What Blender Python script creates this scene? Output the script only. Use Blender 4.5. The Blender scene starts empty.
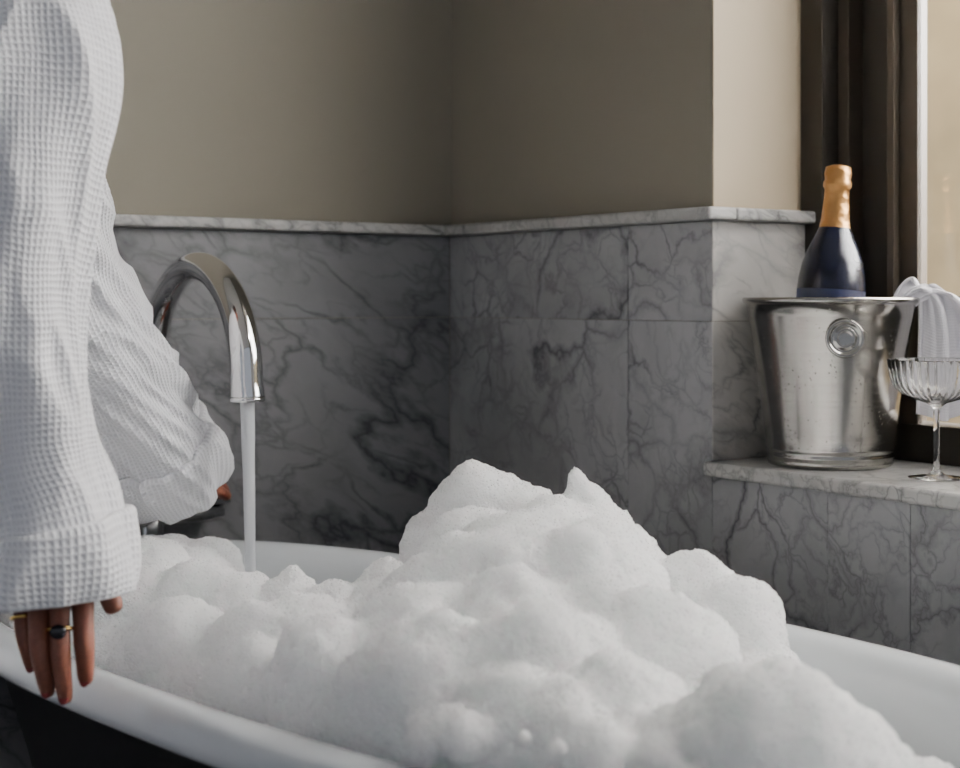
import bpy, bmesh, math, random
from mathutils import Vector, Matrix, noise
random.seed(4)
S=Vector((.5745,-.8185,0)); N=Vector((.8185,.5745,0))
ANG=math.atan2(-.8185,.5745)
def W(s,n,z): return S*s+N*n+Vector((0,0,z))
EYE=.917
# ---------------------------------------------------------------- materials
def mat(name):
    m=bpy.data.materials.new(name); m.use_nodes=True
    nt=m.node_tree; return m,nt,nt.nodes['Principled BSDF']
def nd(nt,t,**k):
    n=nt.nodes.new(t)
    for a,b in k.items():
        if a in n.inputs.keys(): n.inputs[a].default_value=b
        else: setattr(n,a,b)
    return n
def ramp(nt,stops):
    r=nt.nodes.new('ShaderNodeValToRGB'); e=r.color_ramp.elements
    e[0].position,e[0].color=stops[0]; e[1].position,e[1].color=stops[-1]
    for p,c in stops[1:-1]:
        x=e.new(p); x.color=c
    return r
def g(v,a=1): return (v,v,v,a)
def simple(name,col,rough=.5,metal=0,bump=0,bscale=50,var=0,**k):
    m,nt,p=mat(name); L=nt.links
    p.inputs['Base Color'].default_value=(*col,1); p.inputs['Roughness'].default_value=rough; p.inputs['Metallic'].default_value=metal
    for a,b in k.items(): p.inputs[a.replace('_',' ')].default_value=b
    tc=nd(nt,'ShaderNodeTexCoord'); nz=nd(nt,'ShaderNodeTexNoise',Scale=bscale,Detail=5.0)
    L.new(tc.outputs['Object'],nz.inputs['Vector'])
    if bump:
        b=nd(nt,'ShaderNodeBump',Strength=bump,Distance=.002); L.new(nz.outputs[0],b.inputs['Height']); L.new(b.outputs[0],p.inputs['Normal'])
    if var:
        r=ramp(nt,[(.3,(*[c*(1-var) for c in col],1)),(.7,(*[min(1,c*(1+var)) for c in col],1))])
        L.new(nz.outputs[0],r.inputs[0]); L.new(r.outputs[0],p.inputs['Base Color'])
    return m
def marble(name,base,vein,vs=1.0,rough=.3,rot=(.85,-.8,.3),vw=1.0):
    m,nt,p=mat(name); L=nt.links
    tc=nd(nt,'ShaderNodeTexCoord'); oi=nd(nt,'ShaderNodeObjectInfo')
    mul=nd(nt,'ShaderNodeMath',operation='MULTIPLY'); mul.inputs[1].default_value=.12; L.new(oi.outputs['Random'],mul.inputs[0])
    add=nd(nt,'ShaderNodeVectorMath',operation='ADD'); L.new(tc.outputs['Object'],add.inputs[0]); L.new(mul.outputs[0],add.inputs[1])
    mp=nd(nt,'ShaderNodeMapping',vector_type='TEXTURE'); mp.inputs['Rotation'].default_value=rot; mp.inputs['Scale'].default_value=(1,1,2.3)
    L.new(add.outputs[0],mp.inputs[0])
    n1=nd(nt,'ShaderNodeTexNoise',Scale=5.0*vs,Detail=6.0,Roughness=.55); L.new(mp.outputs[0],n1.inputs['Vector'])
    sc=nd(nt,'ShaderNodeVectorMath',operation='SCALE'); sc.inputs['Scale'].default_value=.24/vs; L.new(n1.outputs['Color'],sc.inputs[0])
    wp=nd(nt,'ShaderNodeVectorMath',operation='ADD'); L.new(mp.outputs[0],wp.inputs[0]); L.new(sc.outputs[0],wp.inputs[1])
    cols=[]
    for scale,w,st in ((5.5*vs,.012*vw,.9),(12.*vs,.015*vw,.75),(25.*vs,.022*vw,.45)):
        v=nd(nt,'ShaderNodeTexVoronoi',feature='DISTANCE_TO_EDGE',Scale=scale); L.new(wp.outputs[0],v.inputs['Vector'])
        r=ramp(nt,[(0,g(1)),(w,g(.6)),(w*4.5,g(0))]); L.new(v.outputs['Distance'],r.inputs[0])
        n2=nd(nt,'ShaderNodeTexNoise',Scale=scale*.5,Detail=3.0); L.new(add.outputs[0],n2.inputs['Vector'])
        r2=ramp(nt,[(.38,g(0)),(.6,g(st))]); L.new(n2.outputs[0],r2.inputs[0])
        mm=nd(nt,'ShaderNodeMath',operation='MULTIPLY'); L.new(r.outputs[0],mm.inputs[0]); L.new(r2.outputs[0],mm.inputs[1]); cols.append(mm)
    mx=cols[0]
    for c in cols[1:]:
        q=nd(nt,'ShaderNodeMath',operation='MAXIMUM'); L.new(mx.outputs[0],q.inputs[0]); L.new(c.outputs[0],q.inputs[1]); mx=q
    n3=nd(nt,'ShaderNodeTexNoise',Scale=4.0*vs,Detail=8.0,Roughness=.6); L.new(wp.outputs[0],n3.inputs['Vector'])
    rb=ramp(nt,[(.32,(*[c*.65 for c in base],1)),(.6,(*base,1))]); L.new(n3.outputs[0],rb.inputs[0])
    mix=nd(nt,'ShaderNodeMix',data_type='RGBA'); L.new(mx.outputs[0],mix.inputs[0]); L.new(rb.outputs[0],mix.inputs[6]); mix.inputs[7].default_value=(*vein,1)
    L.new(mix.outputs[2],p.inputs['Base Color']); p.inputs['Roughness'].default_value=rough
    return m
M_marble=marble('marble_carrara',(.42,.42,.43),(.035,.037,.045))
M_marble_back_shaded=marble('marble_carrara_back_shaded',(.25,.25,.26),(.035,.037,.043),.9,rot=(.85,-.8,.3))  # same marble, base darkened: shade on the back wall put into the colour
M_marble_jamb_lit=marble('marble_carrara_jamb_lit',(.55,.53,.50),(.06,.06,.065))  # lighter copy of the marble, window light on the jamb painted in
M_ledge=marble('marble_polished',(.56,.55,.53),(.06,.06,.06),1.6)
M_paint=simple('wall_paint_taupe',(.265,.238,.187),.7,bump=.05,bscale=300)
M_jamb_lit=simple('jamb_paint_lit',(.46,.375,.26),.6,bump=.05,bscale=300)  # wall paint raised to cream: daylight on the reveal baked into its colour
M_ceil=simple('ceiling_paint',(.5,.49,.46),.8,bump=.05,bscale=200)
M_floor=marble('floor_marble',(.3,.3,.3),(.06,.06,.06))
M_frame=simple('window_bronze',(.022,.016,.010),.6,.0,bump=.0)
M_frame2=simple('window_bronze_light',(.060,.045,.030),.5,.0,bump=.0)
M_facade=simple('facade_render',(.82,.67,.43),.8,bump=.4,bscale=3,var=.18)
M_white=simple('tub_enamel',(.74,.77,.79),.12,bump=.01,Coat_Weight=.4)
M_black=simple('tub_black_exterior',(.012,.011,.012),.35,bump=.02)
M_chrome=simple('chrome',(.80,.80,.80),.06,1,bump=.01,bscale=4)
M_skin=simple('skin_brown',(.22,.075,.045),.45,bump=.25,bscale=220,var=.12,Subsurface_Weight=.1,Subsurface_Scale=.004)
M_nail=simple('nail_varnish',(.22,.04,.04),.15,bump=.01)
M_gold=simple('gold_ring',(.9,.6,.2),.15,1,bump=.01)
M_onyx=simple('onyx',(.01,.01,.015),.05,bump=.01)
M_hair=simple('hair_dark',(.03,.018,.012),.5,bump=.8,bscale=120)
M_shoe=simple('slipper_towelling',(.8,.8,.8),.9,bump=.5,bscale=300)
def steel():
    m,nt,p=mat('brushed_steel'); L=nt.links
    p.inputs['Base Color'].default_value=(.42,.405,.38,1); p.inputs['Metallic'].default_value=1
    tc=nd(nt,'ShaderNodeTexCoord')
    v=nd(nt,'ShaderNodeTexVoronoi',Scale=170.0,Randomness=1.0); L.new(tc.outputs['Object'],v.inputs['Vector'])
    nz=nd(nt,'ShaderNodeTexNoise',Scale=30.0,Detail=4.0); L.new(tc.outputs['Object'],nz.inputs['Vector'])
    r=ramp(nt,[(.0,g(1)),(.2,g(0))]); L.new(v.outputs['Distance'],r.inputs[0])
    r2=ramp(nt,[(.45,g(0)),(.62,g(1))]); L.new(nz.outputs[0],r2.inputs[0])
    mm=nd(nt,'ShaderNodeMath',operation='MULTIPLY'); L.new(r.outputs[0],mm.inputs[0]); L.new(r2.outputs[0],mm.inputs[1])
    b=nd(nt,'ShaderNodeBump',Strength=.45,Distance=.001); L.new(mm.outputs[0],b.inputs['Height']); L.new(b.outputs[0],p.inputs['Normal'])
    mp=nd(nt,'ShaderNodeMapping'); mp.inputs['Scale'].default_value=(1,1,60); L.new(tc.outputs['Object'],mp.inputs[0])
    n2=nd(nt,'ShaderNodeTexNoise',Scale=6.0,Detail=3.0); L.new(mp.outputs[0],n2.inputs['Vector'])
    r3=ramp(nt,[(.3,g(.15)),(.7,g(.22))]); L.new(n2.outputs[0],r3.inputs[0]); L.new(r3.outputs[0],p.inputs['Roughness'])
    return m
M_steel=steel()
def waffle(name,col,cell,strength=1.0,dist=.002):
    m,nt,p=mat(name); L=nt.links
    uv=nd(nt,'ShaderNodeUVMap'); sp=nd(nt,'ShaderNodeSeparateXYZ')
    nz=nd(nt,'ShaderNodeTexNoise',Scale=9.0,Detail=2.0); L.new(uv.outputs[0],nz.inputs['Vector'])
    sc=nd(nt,'ShaderNodeVectorMath',operation='SCALE'); sc.inputs['Scale'].default_value=.02; L.new(nz.outputs['Color'],sc.inputs[0])
    ad=nd(nt,'ShaderNodeVectorMath',operation='ADD'); L.new(uv.outputs[0],ad.inputs[0]); L.new(sc.outputs[0],ad.inputs[1]); L.new(ad.outputs[0],sp.inputs[0])
    o=[]
    for i in (0,1):
        a=nd(nt,'ShaderNodeMath',operation='MULTIPLY'); a.inputs[1].default_value=math.pi/cell; L.new(sp.outputs[i],a.inputs[0])
        s=nd(nt,'ShaderNodeMath',operation='SINE'); L.new(a.outputs[0],s.inputs[0])
        b=nd(nt,'ShaderNodeMath',operation='ABSOLUTE'); L.new(s.outputs[0],b.inputs[0]); o.append(b)
    mn=nd(nt,'ShaderNodeMath',operation='MULTIPLY'); L.new(o[0].outputs[0],mn.inputs[0]); L.new(o[1].outputs[0],mn.inputs[1])
    iv=nd(nt,'ShaderNodeMath',operation='SUBTRACT'); iv.inputs[0].default_value=1; L.new(mn.outputs[0],iv.inputs[1])
    fz=nd(nt,'ShaderNodeTexNoise',Scale=900.0,Detail=2.0); L.new(uv.outputs[0],fz.inputs['Vector'])
    fa=nd(nt,'ShaderNodeMath',operation='MULTIPLY_ADD'); fa.inputs[1].default_value=.5; L.new(fz.outputs[0],fa.inputs[0]); L.new(iv.outputs[0],fa.inputs[2])
    bp=nd(nt,'ShaderNodeBump',Strength=strength,Distance=dist); L.new(fa.outputs[0],bp.inputs['Height']); L.new(bp.outputs[0],p.inputs['Normal'])
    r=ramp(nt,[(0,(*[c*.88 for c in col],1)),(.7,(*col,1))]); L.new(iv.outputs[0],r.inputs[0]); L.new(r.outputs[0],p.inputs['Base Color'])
    p.inputs['Roughness'].default_value=.9; p.inputs['Sheen Weight'].default_value=.3
    return m
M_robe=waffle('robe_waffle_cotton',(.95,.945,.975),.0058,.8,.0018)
M_towel=waffle('towel_cotton',(.95,.92,.96),.003,.3)
def foam_mat():
    m,nt,p=mat('soap_foam'); L=nt.links
    p.inputs['Base Color'].default_value=(.99,.998,.998,1); p.inputs['Roughness'].default_value=.5
    p.inputs['Subsurface Weight'].default_value=1; p.inputs['Subsurface Scale'].default_value=.07
    p.inputs['Subsurface Radius'].default_value=(1,1.1,1.05)
    tc=nd(nt,'ShaderNodeTexCoord')
    v=nd(nt,'ShaderNodeTexVoronoi',Scale=420.0); L.new(tc.outputs['Object'],v.inputs['Vector'])
    v2=nd(nt,'ShaderNodeTexVoronoi',Scale=210.0); L.new(tc.outputs['Object'],v2.inputs['Vector'])
    ad=nd(nt,'ShaderNodeMath',operation='ADD'); L.new(v.outputs['Distance'],ad.inputs[0]); L.new(v2.outputs['Distance'],ad.inputs[1])
    b=nd(nt,'ShaderNodeBump',Strength=.45,Distance=.002,invert=True); L.new(ad.outputs[0],b.inputs['Height']); L.new(b.outputs[0],p.inputs['Normal'])
    return m
M_foam=foam_mat()
M_bub=simple('soap_bubble_film',(.99,.995,1),.15,bump=.02)
def glassm(name,col,rough=0,ior=1.45):
    m,nt,p=mat(name); p.inputs['Base Color'].default_value=(*col,1); p.inputs['Transmission Weight'].default_value=1
    nz=nd(nt,'ShaderNodeTexNoise',Scale=40.0); mr=nd(nt,'ShaderNodeMapRange'); mr.inputs['To Min'].default_value=rough; mr.inputs['To Max'].default_value=rough+.02
    nt.links.new(nz.outputs[0],mr.inputs[0]); nt.links.new(mr.outputs[0],p.inputs['Roughness']); p.inputs['IOR'].default_value=ior
    return m
M_glass=glassm('crystal_glass',(1,1,1))
M_water=simple('running_water',(.92,.94,.97),.15,bump=.6,bscale=60,Transmission_Weight=.35,IOR=1.33)
M_pool=glassm('bath_water',(.8,.9,.92),.02,1.33)
def foil():
    m,nt,p=mat('gold_foil'); L=nt.links
    p.inputs['Base Color'].default_value=(.46,.24,.085,1); p.inputs['Metallic'].default_value=.9; p.inputs['Roughness'].default_value=.35
    tc=nd(nt,'ShaderNodeTexCoord'); v=nd(nt,'ShaderNodeTexVoronoi',Scale=90.0); L.new(tc.outputs['Object'],v.inputs['Vector'])
    b=nd(nt,'ShaderNodeBump',Strength=.7,Distance=.002); L.new(v.outputs['Distance'],b.inputs['Height']); L.new(b.outputs[0],p.inputs['Normal']); return m
M_foil=foil()
M_bottle=simple('bottle_dark_blue',(.003,.004,.013),.25,bump=.15,bscale=90)
M_label=simple('bottle_label_navy',(.008,.012,.045),.4,bump=.1)
# ---------------------------------------------------------------- helpers
def link(o,parent=None):
    bpy.context.scene.collection.objects.link(o)
    if parent: o.parent=parent
    return o
def empty(name,loc=(0,0,0)):
    o=bpy.data.objects.new(name,None); o.empty_display_size=.1; o.location=loc; link(o); return o
def mesh(name,verts,faces,mats,parent=None,smooth=True,fm=None,uvs=None,rot=0):
    me=bpy.data.meshes.new(name); me.from_pydata([tuple(v) for v in verts],[],faces)
    for m in (mats if isinstance(mats,list) else [mats]): me.materials.append(m)
    for i,p in enumerate(me.polygons):
        p.use_smooth=smooth
        if fm: p.material_index=fm[i]
    if uvs:
        ul=me.uv_layers.new(name='UVMap')
        for l in me.loops: ul.data[l.index].uv=uvs[l.vertex_index]
    me.update()
    o=bpy.data.objects.new(name,me); o.rotation_euler.z=rot; return link(o,parent)
def fixn(o):
    bm=bmesh.new(); bm.from_mesh(o.data); bmesh.ops.recalc_face_normals(bm,faces=bm.faces); bm.to_mesh(o.data); bm.free(); return o
def box(name,s,n,z,m,parent=None,bev=0):
    vs=[(a,b,c) for a in s for b in n for c in z]
    fs=[(0,1,3,2),(4,6,7,5),(0,4,5,1),(2,3,7,6),(0,2,6,4),(1,5,7,3)]
    o=fixn(mesh(name,vs,fs,m,parent,False,rot=ANG))
    if bev:
        b=o.modifiers.new('bev','BEVEL'); b.width=bev; b.segments=3
    return o
def lathe(name,prof,m,parent=None,loc=(0,0,0),seg=96,rot=None,fm=None,rfun=None,mats=None,close=True):
    vs=[];fs=[];fmi=[]
    for i,(r,z) in enumerate(prof):
        for j in range(seg):
            a=2*math.pi*j/seg; rr=r*(rfun(a,z,i) if rfun else 1)
            vs.append((rr*math.cos(a),rr*math.sin(a),z))
    for i in range(len(prof)-1):
        for j in range(seg):
            k=(j+1)%seg; fs.append((i*seg+j,i*seg+k,(i+1)*seg+k,(i+1)*seg+j)); fmi.append(fm[i] if fm else 0)
    if close:
        if prof[0][0]>1e-6: fs.append(tuple(reversed(range(seg)))); fmi.append(fm[0] if fm else 0)
        if prof[-1][0]>1e-6: fs.append(tuple((len(prof)-1)*seg+j for j in range(seg))); fmi.append(fm[-1] if fm else 0)
    o=mesh(name,vs,fs,mats or m,parent,True,fmi)
    bm=bmesh.new(); bm.from_mesh(o.data); bmesh.ops.remove_doubles(bm,verts=bm.verts,dist=1e-6); bmesh.ops.recalc_face_normals(bm,faces=bm.faces); bm.to_mesh(o.data); bm.free()
    o.location=loc
    if rot: o.rotation_euler=rot
    return o
def cr(pts,t):
    n=len(pts)-1; x=min(max(t,0),1)*n; i=min(int(x),n-1); f=x-i
    g4=[pts[max(i-1,0)],pts[i],pts[i+1],pts[min(i+2,n)]]
    return [0.5*((2*b)+(-a+c)*f+(2*a-5*b+4*c-d)*f*f+(-a+3*b-3*c+d)*f**3) for a,b,c,d in zip(*g4)]
def sweep(name,pts,m,parent=None,nu=60,nv=24,disp=None,offs=None,ref=Vector((0,1,0)),cap=True,uv=False):
    pts=[tuple(p) if len(p)==5 else (*p,p[3]) for p in pts]
    rings=offs or [(i/nu,0) for i in range(nu+1)]
    vs=[];uvs=[];L=0;prev=None
    for t,of in rings:
        c=cr(pts,t); a=Vector(cr(pts,max(t-.01,0))[:3]); b=Vector(cr(pts,min(t+.01,1))[:3])
        T=(b-a).normalized(); c3=Vector(c[:3])
        if prev is not None: L+=(c3-prev).length
        prev=c3
        U=(ref-T*ref.dot(T)).normalized(); V=T.cross(U)
        for j in range(nv):
            th=2*math.pi*j/nv; r=c[3];r2=c[4]
            d=disp(th,t,c3) if disp else 0
            vs.append(c3+U*math.cos(th)*(r2+of+d)+V*math.sin(th)*(r+of+d)); uvs.append((th*.075,L))
    fs=[]
    for i in range(len(rings)-1):
        for j in range(nv):
            k=(j+1)%nv; fs.append((i*nv+j,i*nv+k,(i+1)*nv+k,(i+1)*nv+j))
    if cap:
        fs.append(tuple(reversed(range(nv)))); fs.append(tuple((len(rings)-1)*nv+j for j in range(nv)))
    return fixn(mesh(name,vs,fs,m,parent,True,uvs=uvs if uv else None))
def skin(name,chains,m,parent=None,sub=2):
    vs=[];rs=[];es=[];idx={}
    for ch in chains:
        p=None
        for x,y,z,r in ch:
            k=(round(x,5),round(y,5),round(z,5))
            if k not in idx: idx[k]=len(vs); vs.append((x,y,z)); rs.append(r)
            i=idx[k]
            if p is not None and p!=i: es.append((p,i))
            p=i
    me=bpy.data.meshes.new(name); me.from_pydata(vs,es,[]); me.materials.append(m)
    o=bpy.data.objects.new(name,me); link(o,parent)
    md=o.modifiers.new('skin','SKIN'); md.use_smooth_shade=True; md.branch_smoothing=.3
    for i,r in enumerate(rs):
        sv=me.skin_vertices[0].data[i]; sv.radius=(r,r); sv.use_root=(i==0)
    sb=o.modifiers.new('sub','SUBSURF'); sb.levels=sub; sb.render_levels=sub
    return o
def sph(name,c,r,m,parent=None,sc=(1,1,1)):
    bm=bmesh.new(); bmesh.ops.create_icosphere(bm,subdivisions=3,radius=1)
    me=bpy.data.meshes.new(name); 
    for v in bm.verts: v.co=Vector((v.co.x*sc[0]*r,v.co.y*sc[1]*r,v.co.z*sc[2]*r))
    for f in bm.faces: f.smooth=True
    bm.to_mesh(me); bm.free(); me.materials.append(m); o=bpy.data.objects.new(name,me); o.location=c; return link(o,parent)
# ---------------------------------------------------------------- room
SL=-2.108; NW=1.4175; SJ=-1.475; ZL=.70; ZC=1.042; CEIL=2.7
box('floor',(-2.3,1.6),(-2.2,1.76),(-.1,0),M_floor)
box('ceiling',(-2.3,1.6),(-2.2,1.76),(CEIL,CEIL+.1),M_ceil)
box('wall_back',(-2.3,SL-.014),(-2.2,1.76),(0,CEIL),M_paint)
wr=empty('wall_right')
box('wall_right_far',(SL-.014,SJ-.012),(NW+.012,1.72),(0,CEIL),M_paint,wr)
box('wall_right_low',(SJ-.012,1.6),(NW+.012,1.76),(0,ZL-.02),M_paint,wr)
box('wall_right_head',(SJ-.012,1.6),(NW+.012,1.76),(2.25,CEIL),M_paint,wr)
box('wall_right_near',(.9,1.6),(NW+.012,1.76),(ZL-.02,2.25),M_paint,wr)
jb=box('jamb_lining',(SJ-.012,SJ-.010),(NW+.0125,1.60),(ZC,2.25),M_jamb_lit,wr)
wn=empty('marble_wainscot'); gp=.0010
zs=[0,.888,ZC-.018]
edges=[SL,-1.648,SJ]
def panels(tag,e,zz,fn):
    k=0
    for i in range(len(e)-1):
        for j in range(len(zz)-1):
            k+=1; fn(f'{tag}_{k}',(e[i]+gp/2,e[i+1]-gp/2),(zz[j]+gp/2,zz[j+1]-gp/2))
panels('panel_right',edges,zs,lambda nm,a,z: box(nm,a,(NW,NW+.011),z,M_marble,wn,.0004))
panels('panel_under_ledge',[SJ,-1.271,-1.145,-.87,-.67,-.47,-.2,.2,.6,1.0,1.5],[0,ZL-.019],lambda nm,a,z: box(nm,a,(NW,NW+.011),z,M_marble,wn,.0004))
panels('panel_back',[-1.6,-.7,.05,.72,NW],zs,lambda nm,a,z: box(nm,(SL-.012,SL),a,z,M_marble_back_shaded,wn,.0004))
panels('panel_jamb',[NW,NW+.18],[ZL,.888,ZC-.018],lambda nm,a,z: box(nm,(SJ-.010,SJ+.001),a,z,M_marble_jamb_lit,wn,.0004))
tr=empty('trim_1')
box('cap_right',(SL-.012,SJ+.018),(NW-.022,NW+.03),(ZC-.017,ZC),M_ledge,tr,.004)
box('cap_jamb',(SJ-.011,SJ+.018),(NW+.0305,1.61),(ZC-.017,ZC),M_ledge,tr,.004)
box('cap_back',(SL-.013,SL+.022),(-2.1,NW-.0225),(ZC-.017,ZC),M_ledge,tr,.004)
box('window_ledge',(SJ-.002,1.5),(NW-.016,1.70),(ZL-.019,ZL),M_ledge,None,.004)
# ---------------------------------------------------------------- window
wi=empty('window_1')
def wb(nm,s,n,z,m=M_frame,b=.001): return box(nm,s,n,z,m,wi,b)
ZT=2.25
wb('jamb_outer',(SJ-.011,SJ+.030),(1.60,1.68),(ZL,ZT))
wb('jamb_step_1',(SJ+.0305,SJ+.05),(1.632,1.70),(ZL,ZT),M_frame2)
wb('jamb_step_2',(SJ+.0505,SJ+.12),(1.66,1.70),(ZL,ZT))
wb('sash_stile_edge',(SJ+.1205,SJ+.132),(1.628,1.70),(ZL+.02,ZT),M_frame2)
wb('sash_stile',(SJ+.1325,SJ+.162),(1.640,1.652),(ZL+.02,ZT),M_frame2)
for i,(a,b) in enumerate(((-.25,-.17),(.82,.9))): wb(f'mullion_{i}',(a,b),(1.64,1.70),(ZL+.02,ZT))
wb('bottom_rail',(SJ+.0305,.9),(1.632,1.699),(ZL,ZL+.05))
wb('transom',(SJ+.1625,.9),(1.642,1.69),(.80,.922))
wb('top_rail',(SJ+.0305,.9),(1.632,1.699),(ZT-.06,ZT+.01))
box('pane',(SJ+.135,.9),(1.646,1.649),(ZL+.03,ZT-.03),M_glass,wi)
fc=box('neighbouring_facade',(-5,6),(4.2,4.4),(-1,6),M_facade)
# ---------------------------------------------------------------- bathtub
TB=.338; TCs,TCn,TR=-1.32,.812,math.radians(8); EX=2.35
def TAf(a): return .85 if a>0 else .70
def tubW(a,b,z): return W(TCs+a*math.cos(TR)-b*math.sin(TR),TCn+a*math.sin(TR)+b*math.cos(TR),z)
def tub_local(x,y):
    s=x*S.x+y*S.y-TCs; n=x*N.x+y*N.y-TCn
    return s*math.cos(TR)+n*math.sin(TR),-s*math.sin(TR)+n*math.cos(TR)
def inside(x,y,off):
    a,b=tub_local(x,y); A,B=TAf(a)-off,TB-off
    return A>0 and B>0 and (abs(a)/A)**EX+(abs(b)/B)**EX<=1
def ring(off,z,seg=160):
    o=[]
    for j in range(seg):
        th=2*math.pi*j/seg; c,s_=math.cos(th),math.sin(th)
        o.append(tubW((TAf(c)-off)*math.copysign(abs(c)**(2/EX),c),(TB-off)*math.copysign(abs(s_)**(2/EX),s_),z))
    return o
prof=[(.215,0),(.19,.005),(.175,.04),(.135,.25),(.10,.40),(.060,.52),(.042,.540),(.016,.540),(.004,.545),(0,.556),(.001,.569),(.008,.578),(.020,.582),(.036,.580),(.048,.572),(.058,.556),(.080,.51),(.118,.40),(.155,.25),(.20,.16),(.28,.135),(.325,.13)]
seg=160; vs=[];fs=[];fm=[]
for off,z in prof: vs+=ring(off,z)
for i in range(len(prof)-1):
    for j in range(seg):
        k=(j+1)%seg; fs.append((i*seg+j,i*seg+k,(i+1)*seg+k,(i+1)*seg+j)); fm.append(1 if i<6 else 0)
fs.append(tuple(range(seg))); fm.append(1); fs.append(tuple((len(prof)-1)*seg+j for j in range(seg))); fm.append(0)
tub=fixn(mesh('bathtub',vs,fs,[M_white,M_black],None,True,fm))
sb=tub.modifiers.new('s','SUBSURF'); sb.levels=1; sb.render_levels=1
mesh('bath_water',ring(.09,.49),[tuple(range(seg))],M_pool)
# ---------------------------------------------------------------- foam
main=[(0,1.68,.668,.060),(-.045,1.68,.637,.045),(.044,1.66,.660,.053),(.115,1.64,.688,.028),(.13,1.62,.650,.046),(.085,1.6,.65,.055),
(-.01,1.68,.722,.018),(.030,1.67,.708,.015),(.06,1.66,.694,.016),(.105,1.64,.722,.012),(-.04,1.68,.692,.014),(.203,1.45,.622,.048),(.238,1.4,.616,.043),(.17,1.5,.615,.048),(.245,1.36,.6,.036),
(-.076,1.42,.590,.064),(0,1.4,.613,.082),(.092,1.38,.618,.081),(.15,1.25,.603,.065),(.048,1.2,.592,.08),(-.04,1.2,.590,.072),(-.125,1.27,.588,.056),
(.200,1.03,.592,.073),(.15,1.0,.578,.058),(.245,1.04,.580,.052),(.06,1.03,.575,.06),(-.01,1.08,.57,.052),(.10,1.12,.585,.06),(.02,1.12,.582,.06),(.08,1.02,.55,.07),(-.207,1.38,.585,.05),
(-.289,1.55,.598,.050),(-.19,1.5,.614,.030),(-.187,1.5,.646,.010),(-.24,1.52,.599,.043),(-.374,1.7,.602,.043),(-.35,1.55,.589,.05),(-.138,1.48,.608,.032),(-.09,1.5,.630,.028),(-.28,1.42,.582,.05),
(.323,1.1,.55,.03),(.0,1.55,.64,.06),(.06,1.5,.65,.06),(.02,1.48,.65,.055),(.12,1.47,.64,.06),(-.05,1.3,.597,.07),(.03,1.3,.605,.075),(-.16,1.38,.592,.053),(.1,1.3,.6,.075),(.04,1.4,.63,.075),(-.03,1.38,.6,.08),
(.0,1.2,.585,.07),(-.02,1.13,.570,.055),(.05,1.1,.572,.065),(-.08,1.22,.572,.055),(-.14,1.27,.572,.045),(-.20,1.33,.572,.045),(-.26,1.40,.572,.042),(-.31,1.48,.577,.042),(.12,1.02,.56,.06)]
blobs=[]
for x,y,z,r in main:
    blobs.append((x,y,z,r))
    for k in range(int(12+r*520)):
        d=Vector((random.gauss(0,1),random.gauss(0,1),random.gauss(.35,1))).normalized()
        rr=r*random.choice((.12,.18,.25,.34))*random.uniform(.8,1.2)
        q=Vector((x,y,z))+d*(r-rr*random.uniform(.55,.9)); blobs.append((*q,rr))
cnt=0
while cnt<560:
    a=random.uniform(-.7,.85); b=random.uniform(-TB,TB); p=tubW(a,b,0); r=random.uniform(.03,.055)
    if not inside(p.x,p.y,.05+r): continue
    if p.y>1.64 and p.x>-.34 and p.x<.02: continue
    if p.x>.27: continue
    blobs.append((p.x,p.y,.552+random.uniform(-.012,.008),r)); cnt+=1
for k in range(60):
    x=random.uniform(.27,.42); y=random.uniform(.85,1.2)
    if inside(x,y,.12): blobs.append((x,y,.50,random.uniform(.015,.035)))
tb=bmesh.new(); bmesh.ops.create_icosphere(tb,subdivisions=2,radius=1)
tv=[v.co.copy() for v in tb.verts]; tfc=[tuple(v.index for v in f.verts) for f in tb.faces]; tb.free()
vs=[];fs=[]
for x,y,z,r in blobs:
    if z-r<.585:
        need=.060+r*.86+max(0,.555-z)*.55
        it=0
        while not inside(x,y,need) and it<80:
            a,b=tub_local(x,y); p=tubW(a*.985,b*.965,0); x,y=p.x,p.y; it+=1
    k=len(vs); c=Vector((x,y,z)); vs+=[c+v*r for v in tv]; fs+=[tuple(i+k for i in f) for f in tfc]
foam=mesh('bubble_bath_foam',vs,fs,M_foam)
rm=foam.modifiers.new('r','REMESH'); rm.mode='VOXEL'; rm.voxel_size=.0036; rm.use_smooth_shade=True
sm=foam.modifiers.new('sm','SMOOTH'); sm.factor=.9; sm.iterations=28
for sc,st in ((.045,.013),(.018,.008),(.007,.0045)):
    tx=bpy.data.textures.new('foamtex','CLOUDS'); tx.noise_scale=sc; tx.noise_depth=2
    dm=foam.modifiers.new('d','DISPLACE'); dm.texture=tx; dm.strength=st; dm.mid_level=.38; dm.texture_coords='GLOBAL'
ng=bpy.data.node_groups.new('foam_bubbles','GeometryNodeTree')
ng.interface.new_socket(name='Geometry',in_out='INPUT',socket_type='NodeSocketGeometry'); ng.interface.new_socket(name='Geometry',in_out='OUTPUT',socket_type='NodeSocketGeometry')
nn=ng.nodes.new; gi=nn('NodeGroupInput'); go=nn('NodeGroupOutput'); dp=nn('GeometryNodeDistributePointsOnFaces'); dp.inputs['Density'].default_value=42000
ic=nn('GeometryNodeMeshIcoSphere'); ic.inputs['Radius'].default_value=.001; ic.inputs['Subdivisions'].default_value=2
ss=nn('GeometryNodeSetShadeSmooth'); smt=nn('GeometryNodeSetMaterial'); smt.inputs['Material'].default_value=M_bub
io=nn('GeometryNodeInstanceOnPoints'); rv=nn('FunctionNodeRandomValue'); rv.data_type='FLOAT'; jn=nn('GeometryNodeJoinGeometry')
rv.inputs[2].default_value=.35; rv.inputs[3].default_value=1.15
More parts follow.
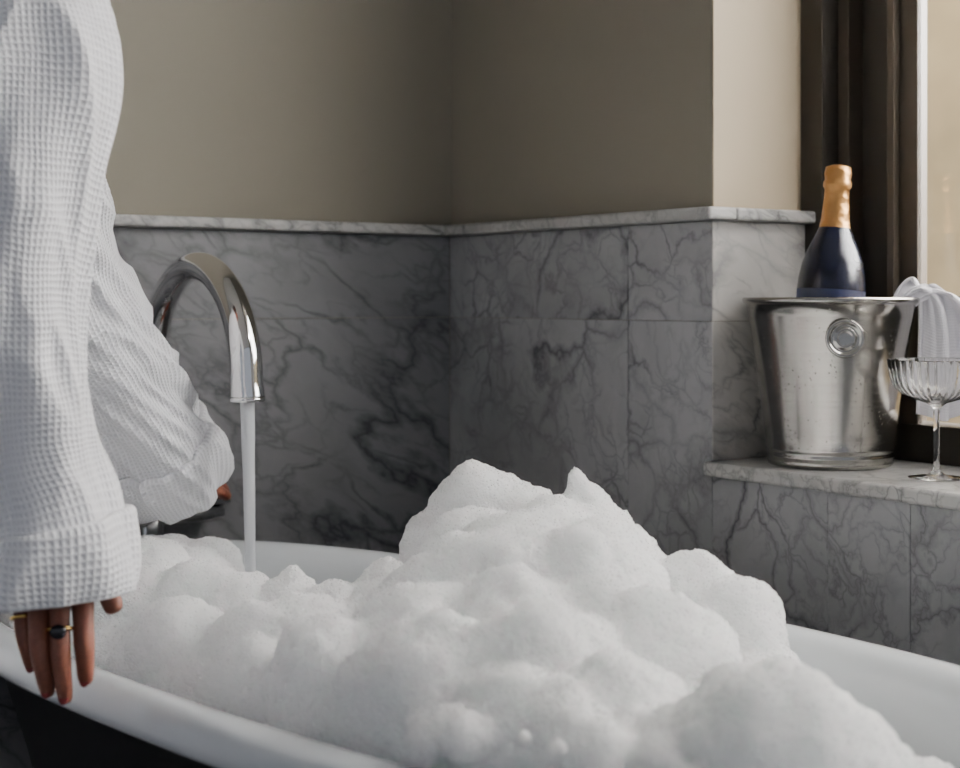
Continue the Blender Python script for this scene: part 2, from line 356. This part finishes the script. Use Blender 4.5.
l=ng.links.new; l(gi.outputs[0],dp.inputs[0]); l(dp.outputs['Points'],io.inputs['Points']); l(ic.outputs[0],ss.inputs[0]); l(ss.outputs[0],smt.inputs[0]); l(smt.outputs[0],io.inputs['Instance']); l(rv.outputs[1],io.inputs['Scale'])
l(gi.outputs[0],jn.inputs[0]); l(io.outputs[0],jn.inputs[0]); l(jn.outputs[0],go.inputs[0])
gm=foam.modifiers.new('bubbles','NODES'); gm.node_group=ng
# ---------------------------------------------------------------- tub filler
tf=empty('bath_tap')
def SW(s,n,z,r,*a): p=W(s,n,z); return (p.x,p.y,p.z,r,*a)
nF=.868; s0=-2.072; R=.155; zc=.808
pts=[SW(s0,nF,.0,.019),SW(s0,nF,.3,.019),SW(s0,nF,.6,.019),SW(s0,nF,zc-.05,.0185)]
for i in range(0,13):
    a=math.pi*(1-i/12); pts.append(SW(s0+R+R*math.cos(a),nF,zc+R*math.sin(a),.0185+.003*i/12))
pts+= [SW(s0+2*R+.002,nF,zc-.012,.0218),SW(s0+2*R+.003,nF,zc-.018,.0222)]
sweep('spout',pts,M_chrome,tf,nu=200,nv=40,ref=N)
sweep('spout_collar',[SW(s0+2*R+.003,nF,zc-.016,.0228),SW(s0+2*R+.003,nF,zc-.022,.0228)],M_chrome,tf,nu=2,nv=40,ref=N)
sweep('mixer_body',[SW(s0+.004,.77,.600,.015),SW(s0+.004,.975,.600,.015)],M_chrome,tf,nu=4,nv=32,ref=Vector((0,0,1)))
sweep('mixer_plate',[SW(s0+.006,.74,.617,.024,.006),SW(s0+.006,.98,.617,.024,.006)],M_chrome,tf,nu=4,nv=32,ref=Vector((0,0,1)))
lathe('handle_hot',[(.010,0),(.010,.02),(.019,.024),(.019,.04),(.016,.045),(0,.046)],M_chrome,tf,W(s0+.006,.80,.618))
lathe('handle_cold',[(.010,0),(.010,.02),(.019,.024),(.019,.036),(.016,.04),(0,.041)],M_chrome,tf,W(s0+.006,.965,.618))
lathe('floor_flange',[(.032,0),(.032,.006),(.018,.012)],M_chrome,tf,W(s0,nF,0))
e=W(s0+2*R+.002,nF,0)
sweep('water_stream',[(e.x,e.y,zc-.02,.0095),(e.x+.002,e.y-.002,.70,.0080),(e.x+.004,e.y-.004,.60,.0068),(e.x+.006,e.y-.006,.485,.0075)],M_water,tf,nu=60,nv=20,disp=lambda th,t,c: .0008*noise.noise(Vector((math.cos(th)*2,math.sin(th)*2,c.z*18))))
# ---------------------------------------------------------------- ice bucket
bc=Vector((.462,1.98,ZL))
ib=empty('champagne_bucket',bc)
H=.218
bp=[(0,.004),(.070,.004),(.076,0),(.080,.002),(.0815,.006),(.080,.009),(.0825,.012),(.0825,.016),(.081,.018),(.0835,.021),(.083,.025)]
for i in range(1,13):
    t=i/12; bp.append((.083+.0265*t-.002*math.sin(t*math.pi),.025+t*(H-.032)))
bp+=[(.111,H-.006),(.1135,H-.004),(.1145,H-.001),(.1135,H+.002),(.111,H+.0025),(.108,H),(.1065,H-.008),(.08,.03),(.078,.012),(0,.010)]
lathe('pail',bp,M_steel,ib,seg=128)
kd=Vector((-.062,-1,0)).normalized()
kz=H*.775; kr=.083+.0265*.80
kpf=[(0,.0),(.009,0),(.011,.004),(.023,.008),(.0245,.0105),(.023,.0125),(.0195,.0115),(.018,.009),(.0145,.009),(.0125,.012),(.0095,.0115),(.007,.010),(0,.0125)]
for nm,dd in (('knob',kd),('knob_rear',-kd)):
    kp=lathe(nm,kpf,M_steel,ib,dd*(kr-.004)+Vector((0,0,kz))); kp.rotation_euler=dd.to_track_quat('Z','Y').to_euler()
b0=Vector((.455,1.985,.775)); b1=Vector((.477,1.995,1.097)); ax=(b1-b0); BL=ax.length
pr=[(0,.008),(.03,.0),(.043,.003),(.0445,.010),(.0445,.155),(.0435,.170),(.040,.190),(.034,.208),(.0265,.224),(.0205,.238),(.0185,.250),(.0170,.270),(.0162,.283),(.0162,.290),(.0185,.293),(.0185,.299),(.0165,.302),(.0178,.310),(.0165,.319),(.009,BL-.001),(0,BL)]
fmm=[0 if z<.232 else 1 for r,z in pr[:-1]]
for i in range(3,4): fmm[i]=2
bo=lathe('champagne_bottle',pr,None,None,b0,seg=64,fm=fmm,mats=[M_bottle,M_foil,M_label])
bo.rotation_euler=ax.to_track_quat('Z','Y').to_euler()
# ---------------------------------------------------------------- coupe
GC=Vector((.554,1.82,ZL+.0005))
ribset=set(range(12,17))
def rib(a,z,i): return 1+(.012*math.cos(a*36) if i in ribset else 0)
gp_=[(0,.0),(.030,0),(.0335,.0008),(.0335,.0018),(.024,.0032),(.010,.0052),(.0045,.010),(.0036,.02),(.0034,.05),(.0036,.075),(.0048,.086),(.012,.0915),(.028,.0965),(.042,.103),(.051,.112),(.0555,.124),(.0580,.1435),(.0575,.1445),(.0567,.1435),(.0542,.124),(.0495,.1132),(.041,.1050),(.028,.0992),(.012,.0942),(0,.0933)]
lathe('coupe_glass',gp_,M_glass,None,GC,seg=288,rfun=rib)
# ---------------------------------------------------------------- towel
cp=[(.530,1.945,.872),(.545,1.945,.905),(.560,1.945,.925),(.580,1.942,.933),(.598,1.940,.918),(.607,1.938,.88),(.610,1.936,.84),(.611,1.934,.80),(.611,1.932,.765)]
wd=[.012,.015,.021,.029,.038,.045,.049,.051,.052]
NU,NV=80,90; vs=[];fs=[];uvs=[]
for i in range(NU+1):
    t=i/NU; c=cr([(*p,w) for p,w in zip(cp,wd)],t); w=c[3]
    for j in range(NV+1):
        v=j/NV*2-1
        fold=.007*math.sin(v*7+t*1.5)*min(1,.3+t)+.003*math.sin(v*17+t*4)
        top=max(0,1-abs(t-.4)/.4)
        q=Vector(c[:3])+Vector((.86,-.25,0))*(v*w)+Vector((-.1,.75,.0))*fold+Vector((.2,0,1))*(fold*.5*top-.012*top*v*abs(v))
        q.z+= .004*math.sin(v*5)*t
        vs.append(q); uvs.append((v*.1,t*.25))
for i in range(NU):
    for j in range(NV): fs.append((i*(NV+1)+j,i*(NV+1)+j+1,(i+1)*(NV+1)+j+1,(i+1)*(NV+1)+j))
tw=mesh('hand_towel',vs,fs,M_towel,None,True,uvs=uvs)
so=tw.modifiers.new('so','SOLIDIFY'); so.thickness=.003
# ---------------------------------------------------------------- woman
wo=empty('woman_in_bathrobe')
def folds(amp,fr,seed,tw=2.0):
    def f(th,t,c):
        p=Vector((math.cos(th)*1.2+seed,math.sin(th)*1.2,c.z*fr+tw*math.sin(th+seed)*.5))
        a=noise.noise(p); b=noise.noise(p*1.9+Vector((5,1,2)))
        rdg=1-abs(noise.noise(p*1.3+Vector((9,3,1))))*3
        return amp*(a*.9+b*.35+rdg*.5-.3)
    return f
def sleeve_rings(tc,n,cuff,th=.008,end=1.0):
    r=[(tc*i/n,0) for i in range(n+1)]
    r+=[(tc-.004,-.002),(tc-.008,.45*cuff),(tc-.006,.8*cuff),(tc-.001,cuff),(tc+.006,cuff*1.05)]
    k=24
    for i in range(1,k+1): r.append((tc+.006+(end-tc-.006)*i/k,cuff*(1+.35*math.sin(math.pi*i/k))))
    r+=[(end,cuff-.003),(end-.001,cuff-.008),(end-.01,cuff-.014),(end-.06,-.012)]
    return r
near=[(-.50,1.37,1.285,.075,.08),(-.435,1.325,1.235,.078,.082),(-.400,1.31,1.127,.078,.08),(-.396,1.295,1.02,.064,.07),(-.400,1.285,.891,.061,.067),(-.393,1.28,.79,.064,.068),(-.376,1.28,.725,.069,.068),(-.372,1.28,.667,.070,.066)]
sweep('sleeve_near',near,M_robe,wo,nv=180,offs=sleeve_rings(.865,220,.010),disp=folds(.013,6,2.2,3),cap=False,uv=True)
far=[(-.52,1.66,1.20,.075),(-.500,1.71,1.12,.066),(-.498,1.75,1.045,.066),(-.488,1.82,.925,.070),(-.462,1.90,.825,.078),(-.430,1.985,.730,.076),(-.412,2.045,.662,.058)]
sweep('sleeve_far',far,M_robe,wo,nv=180,offs=sleeve_rings(.83,200,.010),disp=folds(.013,14,7.1,3.5),cap=False,uv=True)
body=[(-.80,1.50,.36,.20,.27),(-.80,1.50,.55,.19,.26),(-.80,1.50,.75,.18,.245),(-.79,1.50,.92,.165,.225),(-.73,1.50,1.05,.14,.20),(-.66,1.50,1.15,.13,.20),(-.59,1.50,1.23,.115,.20),(-.55,1.50,1.29,.08,.15),(-.53,1.50,1.34,.055,.07)]
sweep('robe_body',body,M_robe,wo,nv=140,nu=160,disp=folds(.012,6,3.3),uv=True)
sweep('robe_belt',[(-.775,1.50,.90,.172,.232),(-.768,1.50,.945,.168,.228)],M_robe,wo,nv=80,nu=6,uv=True,disp=lambda th,t,c:.006)
skin('neck_and_head',[[(-.55,1.5,1.30,.05),(-.51,1.5,1.37,.048),(-.49,1.5,1.42,.055),(-.465,1.5,1.47,.078),(-.46,1.5,1.53,.082),(-.465,1.5,1.575,.06)],
 [(-.465,1.5,1.47,.078),(-.40,1.5,1.435,.03)]],M_skin,wo)
for yy in (1.468,1.532): sph('eye',(-.388,yy,1.515),.012,M_white,wo); sph('iris',(-.378,yy,1.514),.005,M_onyx,wo)
skin('nose',[[(-.39,1.5,1.52,.008),(-.372,1.5,1.492,.011),(-.385,1.5,1.483,.01)]],M_skin,wo)
sph('mouth',(-.378,1.5,1.452),.02,M_nail,wo,(.4,1,.35))
for yy in (1.418,1.582): sph('ear',(-.465,yy,1.505),.022,M_skin,wo,(.7,.3,1.2))
sph('hair',(-.487,1.5,1.54),.1,M_hair,wo,(1,.95,1)); sph('hair_bun',(-.585,1.5,1.56),.045,M_hair,wo)
for i,yy in enumerate((1.41,1.59)):
    skin(f'leg_{i+1}',[[(-.80,yy,.50,.06),(-.79,yy,.42,.052),(-.80,yy,.28,.05),(-.81,yy,.10,.034),(-.80,yy,.05,.036),(-.70,yy,.035,.03)]],M_skin,wo)
    sph(f'slipper_{i+1}',(-.75,yy,.042),.14,M_shoe,wo,(1,.42,.3))
# near hand resting on the rim: index, middle, ring, little, thumb
Wp=(-.372,1.290,.745,.026); K=(-.362,1.288,.700,.023)
def fin(pts,r0): return [K]+[( *p,r) for p,r in zip(pts,r0)]
rr=[.0125,.0104,.0092,.0098,.0082,.0080,.0060]
hand=[[Wp,K],
 fin([(-.341,1.282,.678),(-.3375,1.275,.660),(-.3355,1.269,.643),(-.3335,1.264,.628),(-.3330,1.265,.613),(-.3335,1.268,.602),(-.3345,1.274,.590)],rr),
 fin([(-.357,1.278,.678),(-.3560,1.269,.659),(-.3535,1.262,.640),(-.3515,1.256,.622),(-.3500,1.257,.605),(-.3495,1.260,.592),(-.3495,1.266,.577)],rr),
 fin([(-.373,1.279,.678),(-.3740,1.270,.660),(-.3715,1.263,.641),(-.3690,1.257,.624),(-.3665,1.258,.607),(-.3650,1.261,.596),(-.3645,1.267,.582)],rr),
 fin([(-.388,1.284,.680),(-.3905,1.279,.663),(-.3885,1.274,.647),(-.3860,1.270,.633),(-.3830,1.270,.620),(-.3815,1.272,.611),(-.3805,1.276,.601)],[.0110,.0090,.0080,.0084,.0070,.0068,.0054]),
 [K,(-.334,1.290,.690,.013),(-.319,1.285,.668,.0105),(-.3105,1.280,.649,.0085)]]
skin('hand_near',hand,M_skin,wo)
for i,(x,y,z,r) in enumerate(((-.3343,1.2665,.5955,.0042),(-.3498,1.2585,.583,.0044),(-.3650,1.2595,.588,.0043),(-.3812,1.270,.606,.0038))):
    o=sph(f'nail_{i+1}',(x,y,z),r,M_nail,wo,(1,.45,1.35))
def torus(name,c,axis,R_,r_,m):
    bpy.ops.mesh.primitive_torus_add(major_radius=R_,minor_radius=r_,major_segments=40,minor_segments=12,location=c)
    o=bpy.context.object; o.name=name; o.data.materials.append(m); o.rotation_euler=Vector(axis).to_track_quat('Z','Y').to_euler(); o.parent=wo
    for p in o.data.polygons: p.use_smooth=True
torus('ring_gold',(-.3885,1.2742,.6475),(.15,-.3,-1),.0090,.0017,M_gold)
torus('ring_onyx_band',(-.3535,1.262,.640),(.1,-.3,-1),.0102,.0017,M_gold)
sph('ring_onyx_stone',(-.352,1.2510,.640),.007,M_onyx,wo,(1,.5,.9))
# far hand on the tap
q=(-.412,2.10,.668,.024); kk=(-.412,2.15,.650,.022)
fh=[[(-.41,2.03,.70,.026),q,kk]]
for i,(dx,dy) in enumerate(((.020,.015),(.010,.028),(-.004,.036),(-.018,.038))):
    bx,by=-.405+dx,2.165+dy
    fh.append([kk,(bx,by,.650,.011),(bx+.008,by+.018,.642,.0088),(bx+.012,by+.026,.630,.0078),(bx+.010,by+.022,.622,.0066)])
fh.append([q,(-.385,2.12,.655,.012),(-.370,2.145,.642,.009),(-.363,2.165,.632,.0075)])
skin('hand_far',fh,M_skin,wo)
# ---------------------------------------------------------------- lights
def area(name,loc,target,sx,sy,p,col):
    l=bpy.data.lights.new(name,'AREA'); l.shape='RECTANGLE'; l.size=sx; l.size_y=sy; l.energy=p; l.color=col
    o=bpy.data.objects.new(name,l); o.location=loc; d=Vector(target)-Vector(loc); o.rotation_euler=d.to_track_quat('-Z','Y').to_euler(); link(o)
area('window_daylight',W(-.65,2.15,1.75),W(-1.15,.8,.7),1.5,1.2,390,(1,.985,.97))
area('facade_sunlight',W(-1.5,2.6,4.2),W(-1.6,4.2,1.2),2.5,1.5,200,(1,.86,.62))
w=bpy.data.worlds.new('World'); bpy.context.scene.world=w; w.use_nodes=True
w.node_tree.nodes['Background'].inputs[0].default_value=(.80,.85,.96,1); w.node_tree.nodes['Background'].inputs[1].default_value=.45
# ---------------------------------------------------------------- camera
c=bpy.data.cameras.new('camera'); c.lens=56.25; c.sensor_width=36; c.shift_y=-.0875; c.clip_start=.02
c.dof.use_dof=True; c.dof.focus_distance=1.68; c.dof.aperture_fstop=5.6
co=bpy.data.objects.new('camera',c); co.location=(0,0,EYE); co.rotation_euler=(math.pi/2,0,0); link(co); bpy.context.scene.camera=co
